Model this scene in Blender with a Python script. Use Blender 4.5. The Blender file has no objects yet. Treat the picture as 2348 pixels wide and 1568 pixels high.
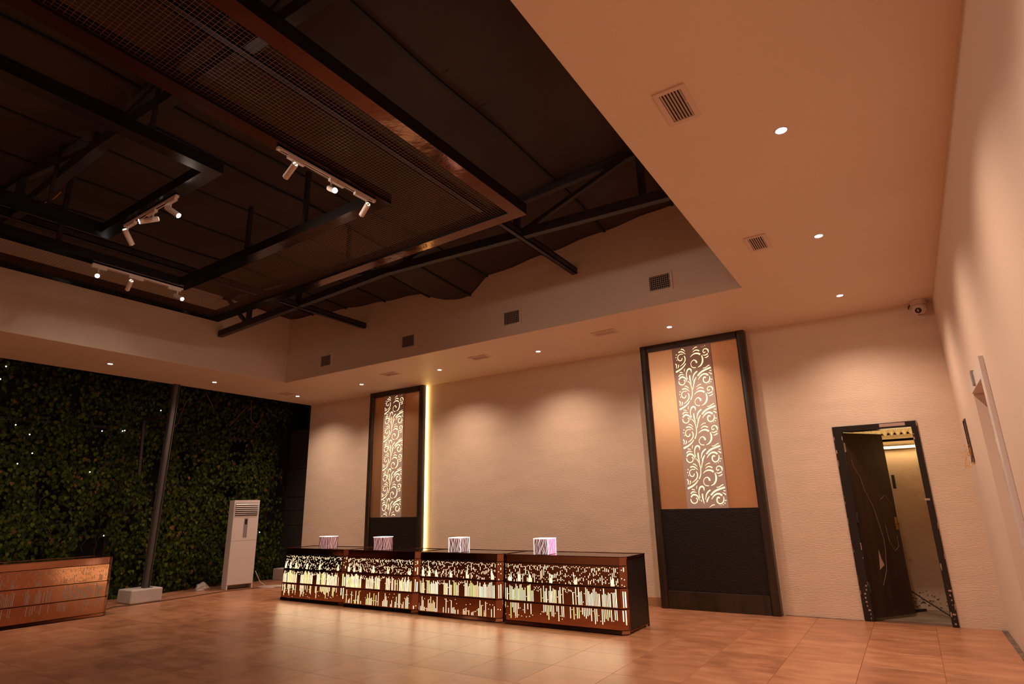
import bpy, math, random
from mathutils import Vector, Matrix
R = random.Random(7)
sc = bpy.context.scene
COL = sc.collection
PI = math.pi

# ------------------------------------------------------------------ camera
CAM = Vector((-0.692, -9.641, 1.55))
_y, _p, _r = 0.5769, 0.2758, -0.0236
FW = Vector((-math.sin(_y)*math.cos(_p), math.cos(_y)*math.cos(_p), math.sin(_p)))
_rt = Vector((math.cos(_y), math.sin(_y), 0)); _up = _rt.cross(FW)
RT = _rt*math.cos(_r) + _up*math.sin(_r)
UP = -_rt*math.sin(_r) + _up*math.cos(_r)
FPX = 1342.35
cd = bpy.data.cameras.new('camera'); cam = bpy.data.objects.new('camera', cd); COL.objects.link(cam)
M = Matrix.Identity(4)
for i in range(3):
    M[i][0] = RT[i]; M[i][1] = UP[i]; M[i][2] = -FW[i]; M[i][3] = CAM[i]
cam.matrix_world = M
cd.sensor_width = 36; cd.lens = FPX/2348*36; cd.clip_start = .05; cd.clip_end = 200
sc.camera = cam
# ------------------------------------------------------------------ world, exposure
w = bpy.data.worlds.new('night'); sc.world = w; w.use_nodes = True
w.node_tree.nodes['Background'].inputs[0].default_value = (.02, .017, .02, 1)
w.node_tree.nodes['Background'].inputs[1].default_value = .12
vs = sc.view_settings
vs.view_transform = 'Standard'; vs.look = 'None'; vs.gamma = 1; vs.use_curve_mapping = False
vs.exposure = 0.0
sc.cycles.max_bounces = 8; sc.cycles.diffuse_bounces = 5; sc.cycles.glossy_bounces = 4
sc.cycles.sample_clamp_indirect = 4; sc.cycles.caustics_reflective = False; sc.cycles.caustics_refractive = False
# light levels of the lamps in the room (watts, colour)
DOWN_W, DOWN_C = 225, (1, .71, .52)
SPOT_W, SPOT_C = 60, (1, .80, .64)
SPOT_CAM_W = 10
LED_E = 8.0
COUNTER_E = 1.9
GLOW_W = 4  # area light added before each lit counter, standing in for slot glow

H = 4.19
XL, SA, SB, SC, YF = -13.16, -2.048, -2.128, -11.32, -14.0   # left end of back wall, opening in the soffit

# ------------------------------------------------------------------ materials
MATS = {}
def mat(name, col, rough=.6, metal=0, var=0, vscale=3, bump=0, bscale=60, emit=0, ecol=None, spec=.5,
        stretch=(1, 1, 1), col2=None, detail=4, coat=0, bdist=.01, rvar=0):
    m = bpy.data.materials.new(name); m.use_nodes = True; nt = m.node_tree; N = nt.nodes; L = nt.links
    b = N['Principled BSDF']
    b.inputs['Base Color'].default_value = (*col, 1); b.inputs['Roughness'].default_value = rough
    b.inputs['Metallic'].default_value = metal; b.inputs['Specular IOR Level'].default_value = spec
    if coat: b.inputs['Coat Weight'].default_value = coat; b.inputs['Coat Roughness'].default_value = .08
    if emit:
        b.inputs['Emission Color'].default_value = (*(ecol or col), 1); b.inputs['Emission Strength'].default_value = emit
    if var or col2 or bump or rvar:
        tc = N.new('ShaderNodeTexCoord'); mp = N.new('ShaderNodeMapping'); mp.inputs['Scale'].default_value = stretch
        L.new(tc.outputs['Object'], mp.inputs['Vector'])
    if var or col2 or rvar:
        n = N.new('ShaderNodeTexNoise'); n.inputs['Scale'].default_value = vscale; n.inputs['Detail'].default_value = detail
        L.new(mp.outputs[0], n.inputs['Vector'])
        if var or col2:
            cr = N.new('ShaderNodeValToRGB')
            c2 = col2 or tuple(min(1, c*(1+var)) for c in col); c1 = col if col2 else tuple(c*(1-var) for c in col)
            cr.color_ramp.elements[0].color = (*c1, 1); cr.color_ramp.elements[1].color = (*c2, 1)
            cr.color_ramp.elements[0].position = .3; cr.color_ramp.elements[1].position = .7
            L.new(n.outputs[0], cr.inputs[0]); L.new(cr.outputs[0], b.inputs['Base Color'])
        if rvar:
            mr = N.new('ShaderNodeMapRange'); mr.inputs[3].default_value = rough-rvar; mr.inputs[4].default_value = rough+rvar
            L.new(n.outputs[0], mr.inputs[0]); L.new(mr.outputs[0], b.inputs['Roughness'])
    if bump:
        n2 = N.new('ShaderNodeTexNoise'); n2.inputs['Scale'].default_value = bscale; n2.inputs['Detail'].default_value = 6
        L.new(mp.outputs[0], n2.inputs['Vector'])
        bp = N.new('ShaderNodeBump'); bp.inputs['Strength'].default_value = bump; bp.inputs['Distance'].default_value = bdist
        L.new(n2.outputs[0], bp.inputs['Height']); L.new(bp.outputs[0], b.inputs['Normal'])
    MATS[name] = m
    return m
WALL = (.74, .60, .48)
mat('wall_plaster', WALL, .75, var=.05, vscale=1.2, bump=.5, bscale=16, stretch=(1.3, 1.3, 4), detail=8, bdist=.012)
mat('wall_smooth', (.76, .62, .53), .55, var=.03, vscale=.8, bump=.12, bscale=2.5, bdist=.03)
mat('soffit_paint', (.76, .62, .49), .55, var=.025, vscale=.7, bump=.15, bscale=1.3, bdist=.04)
mat('upstand_paint', (.68, .55, .44), .7, var=.05, vscale=.6)
mat('room_plaster', (.60, .47, .36), .8, var=.12, vscale=1.5, bump=.4, bscale=12)
mat('dark_roof', (.038, .023, .015), .85, var=.2, vscale=1.2, bump=.35, bscale=4, bdist=.03)
mat('steel_dark', (.036, .028, .028), .5, metal=.3, var=.25, vscale=8)
mat('purlin', (.009, .008, .006), .7)
mat('beam_side', (.008, .005, .004), .3)
mat('post_steel', (.085, .074, .072), .5, metal=.2, var=.1)
mat('black_gloss', (.005, .005, .005), .16, spec=.22)
mat('copper', (.38, .17, .095), .12, metal=1, bump=.05, bscale=3, bdist=.03)
mat('copper_edge', (.20, .08, .045), .25, metal=1)
mat('copper_frame', (.15, .060, .035), .12, metal=1, bump=.12, bscale=5, bdist=.03)
mat('copper_dim', (.05, .02, .013), .14, metal=1, bump=.08, bscale=4, bdist=.03)
mat('wire_copper', (.20, .085, .038), .5, metal=.3)
mat('dark_wood', (.028, .015, .009), .38, var=.45, vscale=3, stretch=(3, 3, .5), coat=.15)
mat('dark_board', (.014, .009, .008), .38, spec=.3, bump=.9, bscale=55, bdist=.012, stretch=(1, 1, 1))
mat('door_wood', (.035, .016, .011), .28, var=.3, vscale=2.5, stretch=(7, 7, .6))
mat('door_frame_black', (.012, .010, .009), .35, bump=.3, bscale=20)
mat('chip', (.42, .30, .24), .8)
mat('lattice_board', (.50, .40, .37), .5)
mat('led_pattern', (1, .86, .58), .5, emit=1.35, ecol=(1, .80, .46))
mat('led_strip', (1, .8, .4), .5, emit=LED_E, ecol=(1, .66, .22))
mat('led_strip_dim', (1, .8, .4), .5, emit=.9, ecol=(1, .66, .25))
mat('white_plastic', (.66, .56, .50), .45)
mat('vent_paint', (.68, .54, .45), .5)
mat('vent_dark', (.012, .009, .007), .8)
mat('lens', (1, 1, 1), .4, emit=14, ecol=(1, .86, .76))
mat('spot_lens', (1, 1, 1), .4, emit=60, ecol=(1, .95, .9))
mat('glow_cap', (1, 1, 1), .4, emit=1.2, ecol=(1, .85, .72))
mat('counter_black', (.006, .005, .005), .45)
mat('counter_glass', (.018, .012, .010), .06, spec=.8)
mat('slot_light', (1, .9, .7), .5, emit=COUNTER_E, ecol=(1, .80, .48))
mat('slot_light_green', (1, .95, .4), .5, emit=1.6, ecol=(.95, .9, .25))
mat('slot_off', (.42, .38, .36), .5)
mat('lamp_white', (1, .95, .9), .4, emit=1.25, ecol=(1, .93, .84))
mat('lamp_pink', (1, .8, .78), .4, emit=.85, ecol=(1, .66, .62))
mat('lamp_core', (.26, .08, .09), .3, emit=.07, ecol=(1, .42, .42))
mat('lamp_magenta', (.9, .2, .5), .3, emit=.8, ecol=(1, .25, .5))
mat('ac_white', (.70, .65, .64), .4)
mat('ac_shadow', (.10, .08, .07), .7)
mat('ac_grey', (.26, .24, .23), .4)
mat('screen_black', (.008, .008, .008), .2)
mat('concrete_white', (.55, .50, .49), .8, var=.06, vscale=6, bump=.3, bscale=30)
mat('cable_black', (.012, .01, .01), .6)
mat('cord_white', (.6, .55, .52), .5)
mat('bag', (.6, .55, .52), .35)
mat('vine', (.045, .032, .018), .9)
mat('vine_red', (.12, .055, .04), .7)
mat('hedge_back', (.008, .008, .006), .95)
mat('dark_cladding', (.055, .048, .048), .7)
mat('chrome', (.8, .75, .7), .12, metal=1)
mat('tan_skirting', (.42, .24, .12), .5, var=.2, vscale=4, stretch=(.5, 1, 1))
mat('grime', (.16, .11, .08), .95, var=.5, vscale=12)
mat('room_floor', (.20, .14, .10), .8, var=.3, vscale=3)
mat('corrugated', (.62, .52, .40), .5, var=.1)
mat('tube_yellow', (1, .8, .3), .5, emit=16, ecol=(1, .70, .28))
mat('bulb', (1, 1, 1), .5, emit=9, ecol=(1, .95, .9))
mat('wire_orange', (.75, .38, .06), .5)
mat('hole_brown', (.09, .045, .025), .9, var=.5, vscale=20)
mat('brass', (.55, .36, .12), .3, metal=1)
mat('lens_black', (.004, .004, .004), .08)
for nm, c in (('leaf_green', (.027, .046, .003)), ('leaf_lime', (.066, .084, .006)), ('leaf_dark', (.011, .021, .003)),
              ('leaf_olive', (.052, .048, .005)), ('leaf_dry', (.15, .075, .028))):
    mat(nm, c, .6, spec=.12)

# copper wallpaper with a woven key-fret relief
def fret():
    m = mat('copper_wallpaper', (.72, .36, .17), .31, metal=.85)
    nt = m.node_tree; N = nt.nodes; L = nt.links; b = N['Principled BSDF']
    tc = N.new('ShaderNodeTexCoord'); sp = N.new('ShaderNodeSeparateXYZ'); cb = N.new('ShaderNodeCombineXYZ')
    L.new(tc.outputs['Object'], sp.inputs[0]); L.new(sp.outputs['X'], cb.inputs['X']); L.new(sp.outputs['Z'], cb.inputs['Y'])
    def wave(ang, sc_):
        mp = N.new('ShaderNodeMapping'); mp.inputs['Rotation'].default_value = (0, 0, ang); L.new(cb.outputs[0], mp.inputs[0])
        bk = N.new('ShaderNodeTexBrick'); bk.inputs['Scale'].default_value = sc_; bk.inputs['Mortar Size'].default_value = .07
        bk.inputs['Color1'].default_value = bk.inputs['Color2'].default_value = (1, 1, 1, 1); bk.inputs['Mortar'].default_value = (0, 0, 0, 1)
        L.new(mp.outputs[0], bk.inputs[0]); return bk.outputs[0]
    a = wave(0, 13); c = wave(PI/2, 13)
    mx = N.new('ShaderNodeMath'); mx.operation = 'MULTIPLY'; L.new(a, mx.inputs[0]); L.new(c, mx.inputs[1])
    bp = N.new('ShaderNodeBump'); bp.inputs['Strength'].default_value = .55; bp.inputs['Distance'].default_value = .004
    L.new(mx.outputs[0], bp.inputs['Height']); L.new(bp.outputs[0], b.inputs['Normal'])
    cr = N.new('ShaderNodeValToRGB'); cr.color_ramp.elements[0].color = (.92, .54, .30, 1); cr.color_ramp.elements[1].color = (.66, .30, .12, 1)
    L.new(mx.outputs[0], cr.inputs[0]); L.new(cr.outputs[0], b.inputs['Base Color'])
fret()
# terracotta tile: tint differs per tile
def tilemat():
    m = mat('terracotta_tile', (.46, .20, .10), .30)
    nt = m.node_tree; N = nt.nodes; L = nt.links; b = N['Principled BSDF']
    oi = N.new('ShaderNodeObjectInfo'); ge = N.new('ShaderNodeNewGeometry'); tc = N.new('ShaderNodeTexCoord')
    ad = N.new('ShaderNodeMath'); ad.operation = 'ADD'; L.new(oi.outputs['Random'], ad.inputs[0]); L.new(ge.outputs['Random Per Island'], ad.inputs[1])
    fr = N.new('ShaderNodeMath'); fr.operation = 'FRACT'; L.new(ad.outputs[0], fr.inputs[0])
    mu = N.new('ShaderNodeMath'); mu.operation = 'MULTIPLY'; mu.inputs[1].default_value = 9; L.new(fr.outputs[0], mu.inputs[0])
    va = N.new('ShaderNodeVectorMath'); va.operation = 'ADD'; L.new(tc.outputs['Object'], va.inputs[0]); L.new(mu.outputs[0], va.inputs[1])
    mp = N.new('ShaderNodeMapping'); mp.inputs['Scale'].default_value = (1.1, 2.1, 1); L.new(va.outputs[0], mp.inputs[0])
    n = N.new('ShaderNodeTexNoise'); n.inputs['Scale'].default_value = 2.6; n.inputs['Detail'].default_value = 8; n.inputs['Roughness'].default_value = .62
    L.new(mp.outputs[0], n.inputs[0])
    m2 = N.new('ShaderNodeMath'); m2.operation = 'MULTIPLY_ADD'; m2.inputs[1].default_value = .22; L.new(fr.outputs[0], m2.inputs[0]); L.new(n.outputs[0], m2.inputs[2])
    cr = N.new('ShaderNodeValToRGB'); e = cr.color_ramp.elements
    e[0].position = .38; e[0].color = (.32, .14, .078, 1); e[1].position = .78; e[1].color = (.53, .255, .14, 1)
    q = e.new(.58); q.color = (.43, .19, .10, 1)
    L.new(m2.outputs[0], cr.inputs[0]); L.new(cr.outputs[0], b.inputs['Base Color'])
    mr = N.new('ShaderNodeMapRange'); mr.inputs[3].default_value = .22; mr.inputs[4].default_value = .42; L.new(n.outputs[0], mr.inputs[0]); L.new(mr.outputs[0], b.inputs['Roughness'])
    bp = N.new('ShaderNodeBump'); bp.inputs['Strength'].default_value = .12; bp.inputs['Distance'].default_value = .006; L.new(n.outputs[0], bp.inputs['Height']); L.new(bp.outputs[0], b.inputs['Normal'])
tilemat()
mat('grout', (.16, .075, .045), .8)

# ------------------------------------------------------------------ mesh helpers
class MB:
    def __init__(s): s.v = []; s.f = []; s.m = []
    def add(s, vs_, fs, mi=0):
        o = len(s.v); s.v += [tuple(p) for p in vs_]; s.f += [tuple(i+o for i in f) for f in fs]; s.m += [mi]*len(fs); return s
    def box(s, a, b, mi=0):
        x0, y0, z0 = a; x1, y1, z1 = b
        return s.add([(x0,y0,z0),(x1,y0,z0),(x1,y1,z0),(x0,y1,z0),(x0,y0,z1),(x1,y0,z1),(x1,y1,z1),(x0,y1,z1)],
                     [(0,3,2,1),(4,5,6,7),(0,1,5,4),(1,2,6,5),(2,3,7,6),(3,0,4,7)], mi)
    def bar(s, p, q, wd, ht, mi=0, up=Vector((0,0,1))):
        p = Vector(p); q = Vector(q); d = (q-p).normalized()
        if abs(d.dot(up)) > .95: up = Vector((0,1,0))
        sd = d.cross(up).normalized(); u = sd.cross(d)
        c = [(-1,-1),(1,-1),(1,1),(-1,1)]
        return s.add([e+sd*a*wd/2+u*b*ht/2 for e in (p, q) for a, b in c],
                     [(3,2,1,0),(4,5,6,7),(0,1,5,4),(1,2,6,5),(2,3,7,6),(3,0,4,7)], mi)
    def cyl(s, p, q, r0, r1=None, n=14, mi=0, cap=True):
        if r1 is None: r1 = r0
        p = Vector(p); q = Vector(q); d = (q-p).normalized()
        a = d.orthogonal().normalized(); b = d.cross(a)
        vs_ = [e+(a*math.cos(2*PI*i/n)+b*math.sin(2*PI*i/n))*r for e, r in ((p, r0), (q, r1)) for i in range(n)]
        fs = [(i, (i+1) % n, n+(i+1) % n, n+i) for i in range(n)]
        if cap: fs += [tuple(range(n))[::-1], tuple(range(n, 2*n))]
        return s.add(vs_, fs, mi)
    def tube(s, pts, r, n=6, mi=0):
        pts = [Vector(p) for p in pts]; rings = []; a = None
        for i, p in enumerate(pts):
            d = (pts[min(i+1, len(pts)-1)]-pts[max(i-1, 0)]).normalized()
            a = (a - d*a.dot(d)).normalized() if a is not None else d.orthogonal().normalized()
            b = d.cross(a); rr = r[i] if isinstance(r, (list, tuple)) else r
            rings.append([p+(a*math.cos(2*PI*j/n)+b*math.sin(2*PI*j/n))*rr for j in range(n)])
        vs_ = [v for g in rings for v in g]; fs = []
        for i in range(len(pts)-1):
            for j in range(n): fs.append((i*n+j, i*n+(j+1) % n, (i+1)*n+(j+1) % n, (i+1)*n+j))
        fs += [tuple(range(n))[::-1], tuple((len(pts)-1)*n+j for j in range(n))]
        return s.add(vs_, fs, mi)
    def poly(s, pts, ex, mi=0):          # polygon extruded by vector ex
        n = len(pts); pts = [Vector(p) for p in pts]; ex = Vector(ex)
        return s.add(pts+[p+ex for p in pts], [tuple(range(n))[::-1], tuple(range(n, 2*n))]+[(i, (i+1) % n, n+(i+1) % n, n+i) for i in range(n)], mi)
    def build(s, name, mats, parent=None, loc=None, bevel=0, smooth=False):
        me = bpy.data.meshes.new(name)
        off = Vector(loc) if loc is not None else Vector((0, 0, 0))
        me.from_pydata([tuple(Vector(v)-off) for v in s.v], [], s.f)
        if isinstance(mats, str): mats = [mats]
        for m_ in mats: me.materials.append(MATS[m_])
        if len(mats) > 1: me.polygons.foreach_set('material_index', s.m)
        if smooth: me.polygons.foreach_set('use_smooth', [True]*len(me.polygons))
        me.update(); o = bpy.data.objects.new(name, me); COL.objects.link(o); o.location = off
        if parent is not None: o.parent = parent
        if bevel:
            b = o.modifiers.new('bevel', 'BEVEL'); b.width = bevel; b.segments = 2; b.limit_method = 'ANGLE'; b.angle_limit = .6
        return o
def tag(o, label=None, cat=None, group=None, kind=None):
    if label: o['label'] = label
    if cat: o['category'] = cat
    if group: o['group'] = group
    if kind: o['kind'] = kind
    return o
def thing(name, loc, label, cat, group=None, rz=0):
    o = bpy.data.objects.new(name, None); COL.objects.link(o); o.location = loc; o.rotation_euler = (0, 0, rz); o.empty_display_size = .1
    return tag(o, label, cat, group)
def clone(o, loc, label=None, rz=None, group=None):
    c = o.copy(); COL.objects.link(c); c.location = loc
    if rz is not None: c.rotation_euler = (0, 0, rz)
    if label: c['label'] = label
    if group: c['group'] = group
    def kids(a, b):
        for ch in [x for x in bpy.data.objects if x.parent == a]:
            d = ch.copy(); COL.objects.link(d); d.parent = b; d.matrix_parent_inverse = ch.matrix_parent_inverse; kids(ch, d)
    kids(o, c)
    return c
def struct(name, mb, mats, **k):
    return tag(mb.build(name, mats, **k), kind='structure')
def px(P):
    d = Vector(P)-CAM; z = d.dot(FW)
    if z <= .05: return None
    return (1174+FPX*d.dot(RT)/z, 784-FPX*d.dot(UP)/z)
def unpx(u, v, ax, val):
    d = RT*((u-1174)/FPX) - UP*((v-784)/FPX) + FW
    t = (val-CAM[ax])/d[ax]; return CAM+d*t

# ------------------------------------------------------------------ structure
fl = struct('floor', MB().box((-15.6, -14.2, -.12), (.25, 1.0, -.012)), 'grout')
TX, TY = .6645, .70
tile_me = None; rest = MB(); cand = []
for i in range(-1, 23):
    for j in range(-2, 19):
        x1 = -.045-i*TX; y1 = .30-j*TY
        x0, y0 = x1-TX, y1-TY
        if i == -1: x0 = -.045; x1 = .0
        if y1 > 0 and x0 > -13.2: y1 = 0.0
        if y0 >= y1 or x1 > .01: continue
        pr = [px((a, b, 0)) for a in (x0, x1) for b in (y0, y1)]
        area = 0
        if all(pr) and any(-60 < p[0] < 2408 and p[1] < 1630 for p in pr):
            area = 1/((Vector(((x0+x1)/2, (y0+y1)/2, 0))-CAM).length)
        cand.append((-area, x0, x1, y0, y1))
cand.sort(); g = .0012
for k, (a, x0, x1, y0, y1) in enumerate(cand):
    cx, cy = (x0+x1)/2, (y0+y1)/2; hx, hy = (x1-x0)/2-g, (y1-y0)/2-g; bv = .0016
    vv = [(-hx,-hy,-.012),(hx,-hy,-.012),(hx,hy,-.012),(-hx,hy,-.012),(-hx,-hy,-bv),(hx,-hy,-bv),(hx,hy,-bv),(-hx,hy,-bv),
          (-hx+bv,-hy+bv,0),(hx-bv,-hy+bv,0),(hx-bv,hy-bv,0),(-hx+bv,hy-bv,0)]
    ff = [(0,1,5,4),(1,2,6,5),(2,3,7,6),(3,0,4,7),(4,5,9,8),(5,6,10,9),(6,7,11,10),(7,4,8,11),(8,9,10,11)]
    if a < 0 and k < 290:
        full = abs(hx*2+2*g-TX) < 1e-4 and abs(hy*2+2*g-TY) < 1e-4
        if full and tile_me: o = bpy.data.objects.new('tile', tile_me)
        else:
            me = bpy.data.meshes.new('tile'); me.from_pydata(vv, [], ff); me.materials.append(MATS['terracotta_tile'])
            o = bpy.data.objects.new('tile', me)
            if full: tile_me = me
        COL.objects.link(o); o.location = (cx, cy, 0); o.parent = fl
    else:
        rest.add([(v[0]+cx, v[1]+cy, v[2]) for v in vv], ff)
tag(rest.build('tiles_beyond', 'terracotta_tile', fl), kind='stuff')
struct('floor_grime', MB().poly([(-.06, -.0, .0005), (0, 0, .0005), (0, -3.3, .0005), (-.045, -3.3, .0005), (-.05, -1.5, .0005)], (0, 0, .002)), 'grime')
struct('floor_grime_back', MB().poly([(-2.45, -.0, .0005), (-2.45, -.015, .0005), (-1.9, -.028, .0005), (-1.5, -.018, .0005), (-1.5, 0, .0005)], (0, 0, .004)), 'grime')

D0, D1, DH = -1.4826, -.4647, 2.564
bw = MB().box((XL, 0, 0), (D0, .2, H+.1)).box((D0, 0, DH), (D1, .2, H+.1)).box((D1, 0, 0), (0, .2, H+.1))
struct('wall_back', bw, 'wall_plaster')
OY0, OY1, OZ = -3.40, -2.255, 2.545
rw = MB().box((0, OY1, 0), (.2, .2, H+.1)).box((0, OY0, OZ), (.2, OY1, H+.1)).box((0, YF, 0), (.2, OY0, H+.1))
struct('wall_right', rw, 'wall_smooth')
struct('wall_front', MB().box((-15.5, YF-.2, 0), (.2, YF, H+.1)), 'wall_smooth')
cl = MB().box((XL, SB, H), (0, 0, H+.09)).box((SA, YF, H), (0, SB, H+.09)).box((XL, YF, H), (SC, SB, H+.09)).box((SC, YF, H), (SA, YF+1.9, H+.09))
struct('ceiling', cl, 'soffit_paint')
ZR = 5.9
struct('wall_upper_back', MB().box((SC-.08, SB-.005, H+.004), (SA+.08, SB+.08, ZR)), 'upstand_paint')
struct('wall_upper_left', MB().box((SC-.08, YF+1.9, H+.004), (SC+.005, SB, ZR)), 'upstand_paint')
struct('wall_upper_right', MB().box((SA-.005, YF+1.9, H+.004), (SA+.08, SB, ZR)), 'upstand_paint')
struct('wall_upper_front', MB().box((SC-.08, YF+1.82, H+.004), (SA+.08, YF+1.905, ZR)), 'upstand_paint')
struct('baseboard_back', MB().box((-9.2, -.02, 0), (-4.24, 0, .13)), 'tan_skirting')

# roof: sagging insulation sheets over purlins, valley in the middle
PROF = [(-11.6, 5.66), (-11.32, 5.625), (-10.53, 5.57), (-9.44, 5.50), (-8.35, 5.42), (-7.47, 5.37), (-7.2, 5.22), (-6.94, 5.11), (-6.68, 5.075),
        (-6.41, 5.10), (-6.22, 5.23), (-6.06, 5.345), (-5.35, 5.415), (-4.98, 5.45), (-3.83, 5.56), (-2.8, 5.66), (-1.9, 5.72)]
def rz0(x):
    for (a, za), (b, zb) in zip(PROF, PROF[1:]):
        if a <= x <= b: return za+(zb-za)*(x-a)/(b-a)
    return PROF[-1][1]
PURX = [-10.53, -9.5, -8.42, -6.41, -6.06, -4.95, -3.86, -2.8]
def rz(x, y):
    z = rz0(x)
    t = min(1, max(0, (-y-3.2)/2.2))                 # the valley flattens away from the end wall
    if -7.5 < x < -6.0: z = z*(1-t*.55) + (5.33)*(t*.55)
    d = min(abs(x-p) for p in PURX+[-7.3])
    sag = .032*min(1, d/.4)*(.6+.4*math.sin(y*2.3+x*5))
    return z + .085*min(1, max(0, (-y-2.128)/1.4)) - sag*min(1, (-y-2.128)/.6+.25) + .012*math.sin(y*3.1+x*7)
xs = [-11.4+i*.085 for i in range(112)]; ys = [-2.1-j*.2 for j in range(52)]
vv = [(x, y, rz(x, y)) for y in ys for x in xs]; nx = len(xs)
ff = [(j*nx+i, j*nx+i+1, (j+1)*nx+i+1, (j+1)*nx+i) for j in range(len(ys)-1) for i in range(nx-1)]
roof = struct('ceiling_roof', MB().add(vv, ff), 'dark_roof', smooth=True)
m_ = roof.modifiers.new('thick', 'SOLIDIFY'); m_.thickness = .03; m_.offset = 1
struct('ceiling_roof_deck', MB().box((SC-.3, -12.4, 6.0), (SA+.3, -1.9, 6.1)), 'dark_roof')
for k, xq in enumerate(PURX+[-7.3]):
    pts = [(xq+.02*math.sin(y_*1.1+k), y_, rz(xq, y_)-.03) for y_ in [-2.14-.35*q for q in range(28)]]
    b = MB()
    for a, c in zip(pts, pts[1:]): b.bar(a, c, .035, .05)
    if k == 6:
        for q in range(9): b.bar((xq-.14, -2.9-q*.62, rz(xq, -2.9-q*.62)-.02), (xq+.14, -2.9-q*.62, rz(xq, -2.9-q*.62)-.02), .015, .012)
    b.build('purlin', 'purlin', roof)

# ------------------------------------------------------------------ trusses
def truss(y, label):
    t = thing('roof_truss', (-6.7, y, 4.9), label, 'roof truss', None)
    L0 = Vector((-6.7, y, 4.9))
    def part(b, n, m='steel_dark'): b.build(n, m, t, loc=L0).location = (0, 0, 0)
    bz = lambda x: 4.905+.046*(x+11.32) if x < -6.85 else 5.111-.038*(x+6.85)
    tz = lambda x: 5.345+.066*abs(x+6.7)
    part(MB().bar((SC, y, bz(SC)), (-6.85, y, bz(-6.85)), .09, .12).bar((-6.85, y, bz(-6.85)), (SA, y, bz(SA)), .09, .12), 'bottom_chord')
    part(MB().bar((SC, y, tz(SC)), (-7.4, y, tz(-7.4)), .08, .09).bar((-7.4, y, tz(-7.4)), (-6.0, y, tz(-6.0)), .08, .09).bar((-6.0, y, tz(-6.0)), (SA, y, tz(SA)), .08, .09), 'top_chord')
    V = [-2.72, -4.47, -6.93, -8.99, -10.42]
    for x in V: part(MB().bar((x, y, bz(x)), (x, y, tz(x)), .075, .075), 'upright')
    D = [(-2.9, -4.35), (-4.6, -6.8), (-8.85, -7.05), (-10.3, -9.1), (-11.2, -10.5)]
    for a, c in D: part(MB().bar((a, y, tz(a)-.02), (c, y, bz(c)+.04), .06, .055), 'diagonal')
    return t
truss(-3.65, 'dark steel roof truss nearest the back wall, behind the copper ceiling frame')
truss(-7.62, 'dark steel roof truss crossing above the inner black ceiling frame')
truss(-11.6, 'dark steel roof truss over the front of the hall')
for x, lb in ((-4.40, 'dark steel tie beam on the right reaching the upper back wall beside the copper frame corner'),
              (-8.97, 'dark steel tie beam on the left reaching the upper back wall above the second wall vent')):
    b = MB(); z = 5.0
    b.box((x-.04, -12.1, z-.05), (x+.04, SB, z-.038)).box((x-.04, -12.1, z+.038), (x+.04, SB, z+.05)).box((x+.028, -12.1, z-.05), (x+.04, SB, z+.05)).box((x-.04, -12.1, z-.05), (x-.028, SB, z+.05))
    o = b.build('tie_beam', 'steel_dark', loc=(x, -7, z)); tag(o, lb, 'beam', 'tie beams under the roof')

# ------------------------------------------------------------------ hanging ceiling frames
def ft(x): return 4.6-.0135*(-3.655-x)
def beam(root, base, x0, y0, x1, y1, wd, ht, mats_, name='beam'):
    # beam whose outer face runs p->q, bottom on the slightly tilted plane
    b = MB(); c = []
    for (x, y) in ((x0, y0), (x1, y0), (x1, y1), (x0, y1)): c.append((x, y, ft(x)))
    vs_ = c+[(x, y, z+ht) for x, y, z in c]
    b.add(vs_, [(0,3,2,1)]).add(vs_, [(4,5,6,7),(0,1,5,4),(1,2,6,5),(2,3,7,6),(3,0,4,7)], 1)
    o = b.build(name, mats_, root, loc=base); o.location = (0, 0, 0); return o
def ring(root, base, x0, x1, y0, y1, wd, ht, m_):
    beam(root, base, x1-wd, y0, x1, y1, wd, ht, m_); beam(root, base, x0, y0, x0+wd, y1, wd, ht, m_)
    beam(root, base, x0+wd, y1-wd, x1-wd, y1, wd, ht, m_); beam(root, base, x0+wd, y0, x1-wd, y0+wd, wd, ht, m_)
fb = Vector((-6.6, -8.6, 4.55))
OX0, OX1, OYf, OYb = -9.50, -3.655, -12.1, -4.735
IX0, IX1, IYf, IYb = -8.575, -4.66, -11.1, -5.765
fr = thing('ceiling_frame', fb, 'large copper-faced rectangular frame with wire mesh hung below the dark roof', 'ceiling frame')
ring(fr, fb, OX0, OX1, OYf, OYb, .145, .13, ['copper_frame', 'beam_side'])
ring(fr, fb, IX0, IX1, IYf, IYb, .145, .115, ['copper_dim', 'beam_side'])
def mesh_panel(x0, x1, y0, y1):
    b = MB(); s = .035; r = .0016
    def wire(p, q):
        p = Vector(p); q = Vector(q); d = (q-p).normalized(); sd = d.cross(Vector((0, 0, 1)))*r; u = Vector((0, 0, r))
        b.add([p+sd, p-sd, p+u*1.5, q+sd, q-sd, q+u*1.5], [(0,3,4,1),(1,4,5,2),(2,5,3,0)])
    for i in range(int((x1-x0)/s)+1):
        x = x0+i*s; wire((x, y0, ft(x)+.03), (x, y1, ft(x)+.03))
    for j in range(int((y1-y0)/s)+1):
        y = y0+j*s; wire((x0, y, ft(x0)+.036), (x1, y, ft(x1)+.036))
    o = b.build('wire_mesh', 'wire_copper', fr, loc=fb); o.location = (0, 0, 0); tag(o, kind='stuff')
wd = .145
mesh_panel(IX1, OX1-wd, OYf+wd, OYb-wd); mesh_panel(OX0+wd, IX0, OYf+wd, OYb-wd)
mesh_panel(IX0, IX1, IYb, OYb-wd)
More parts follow.
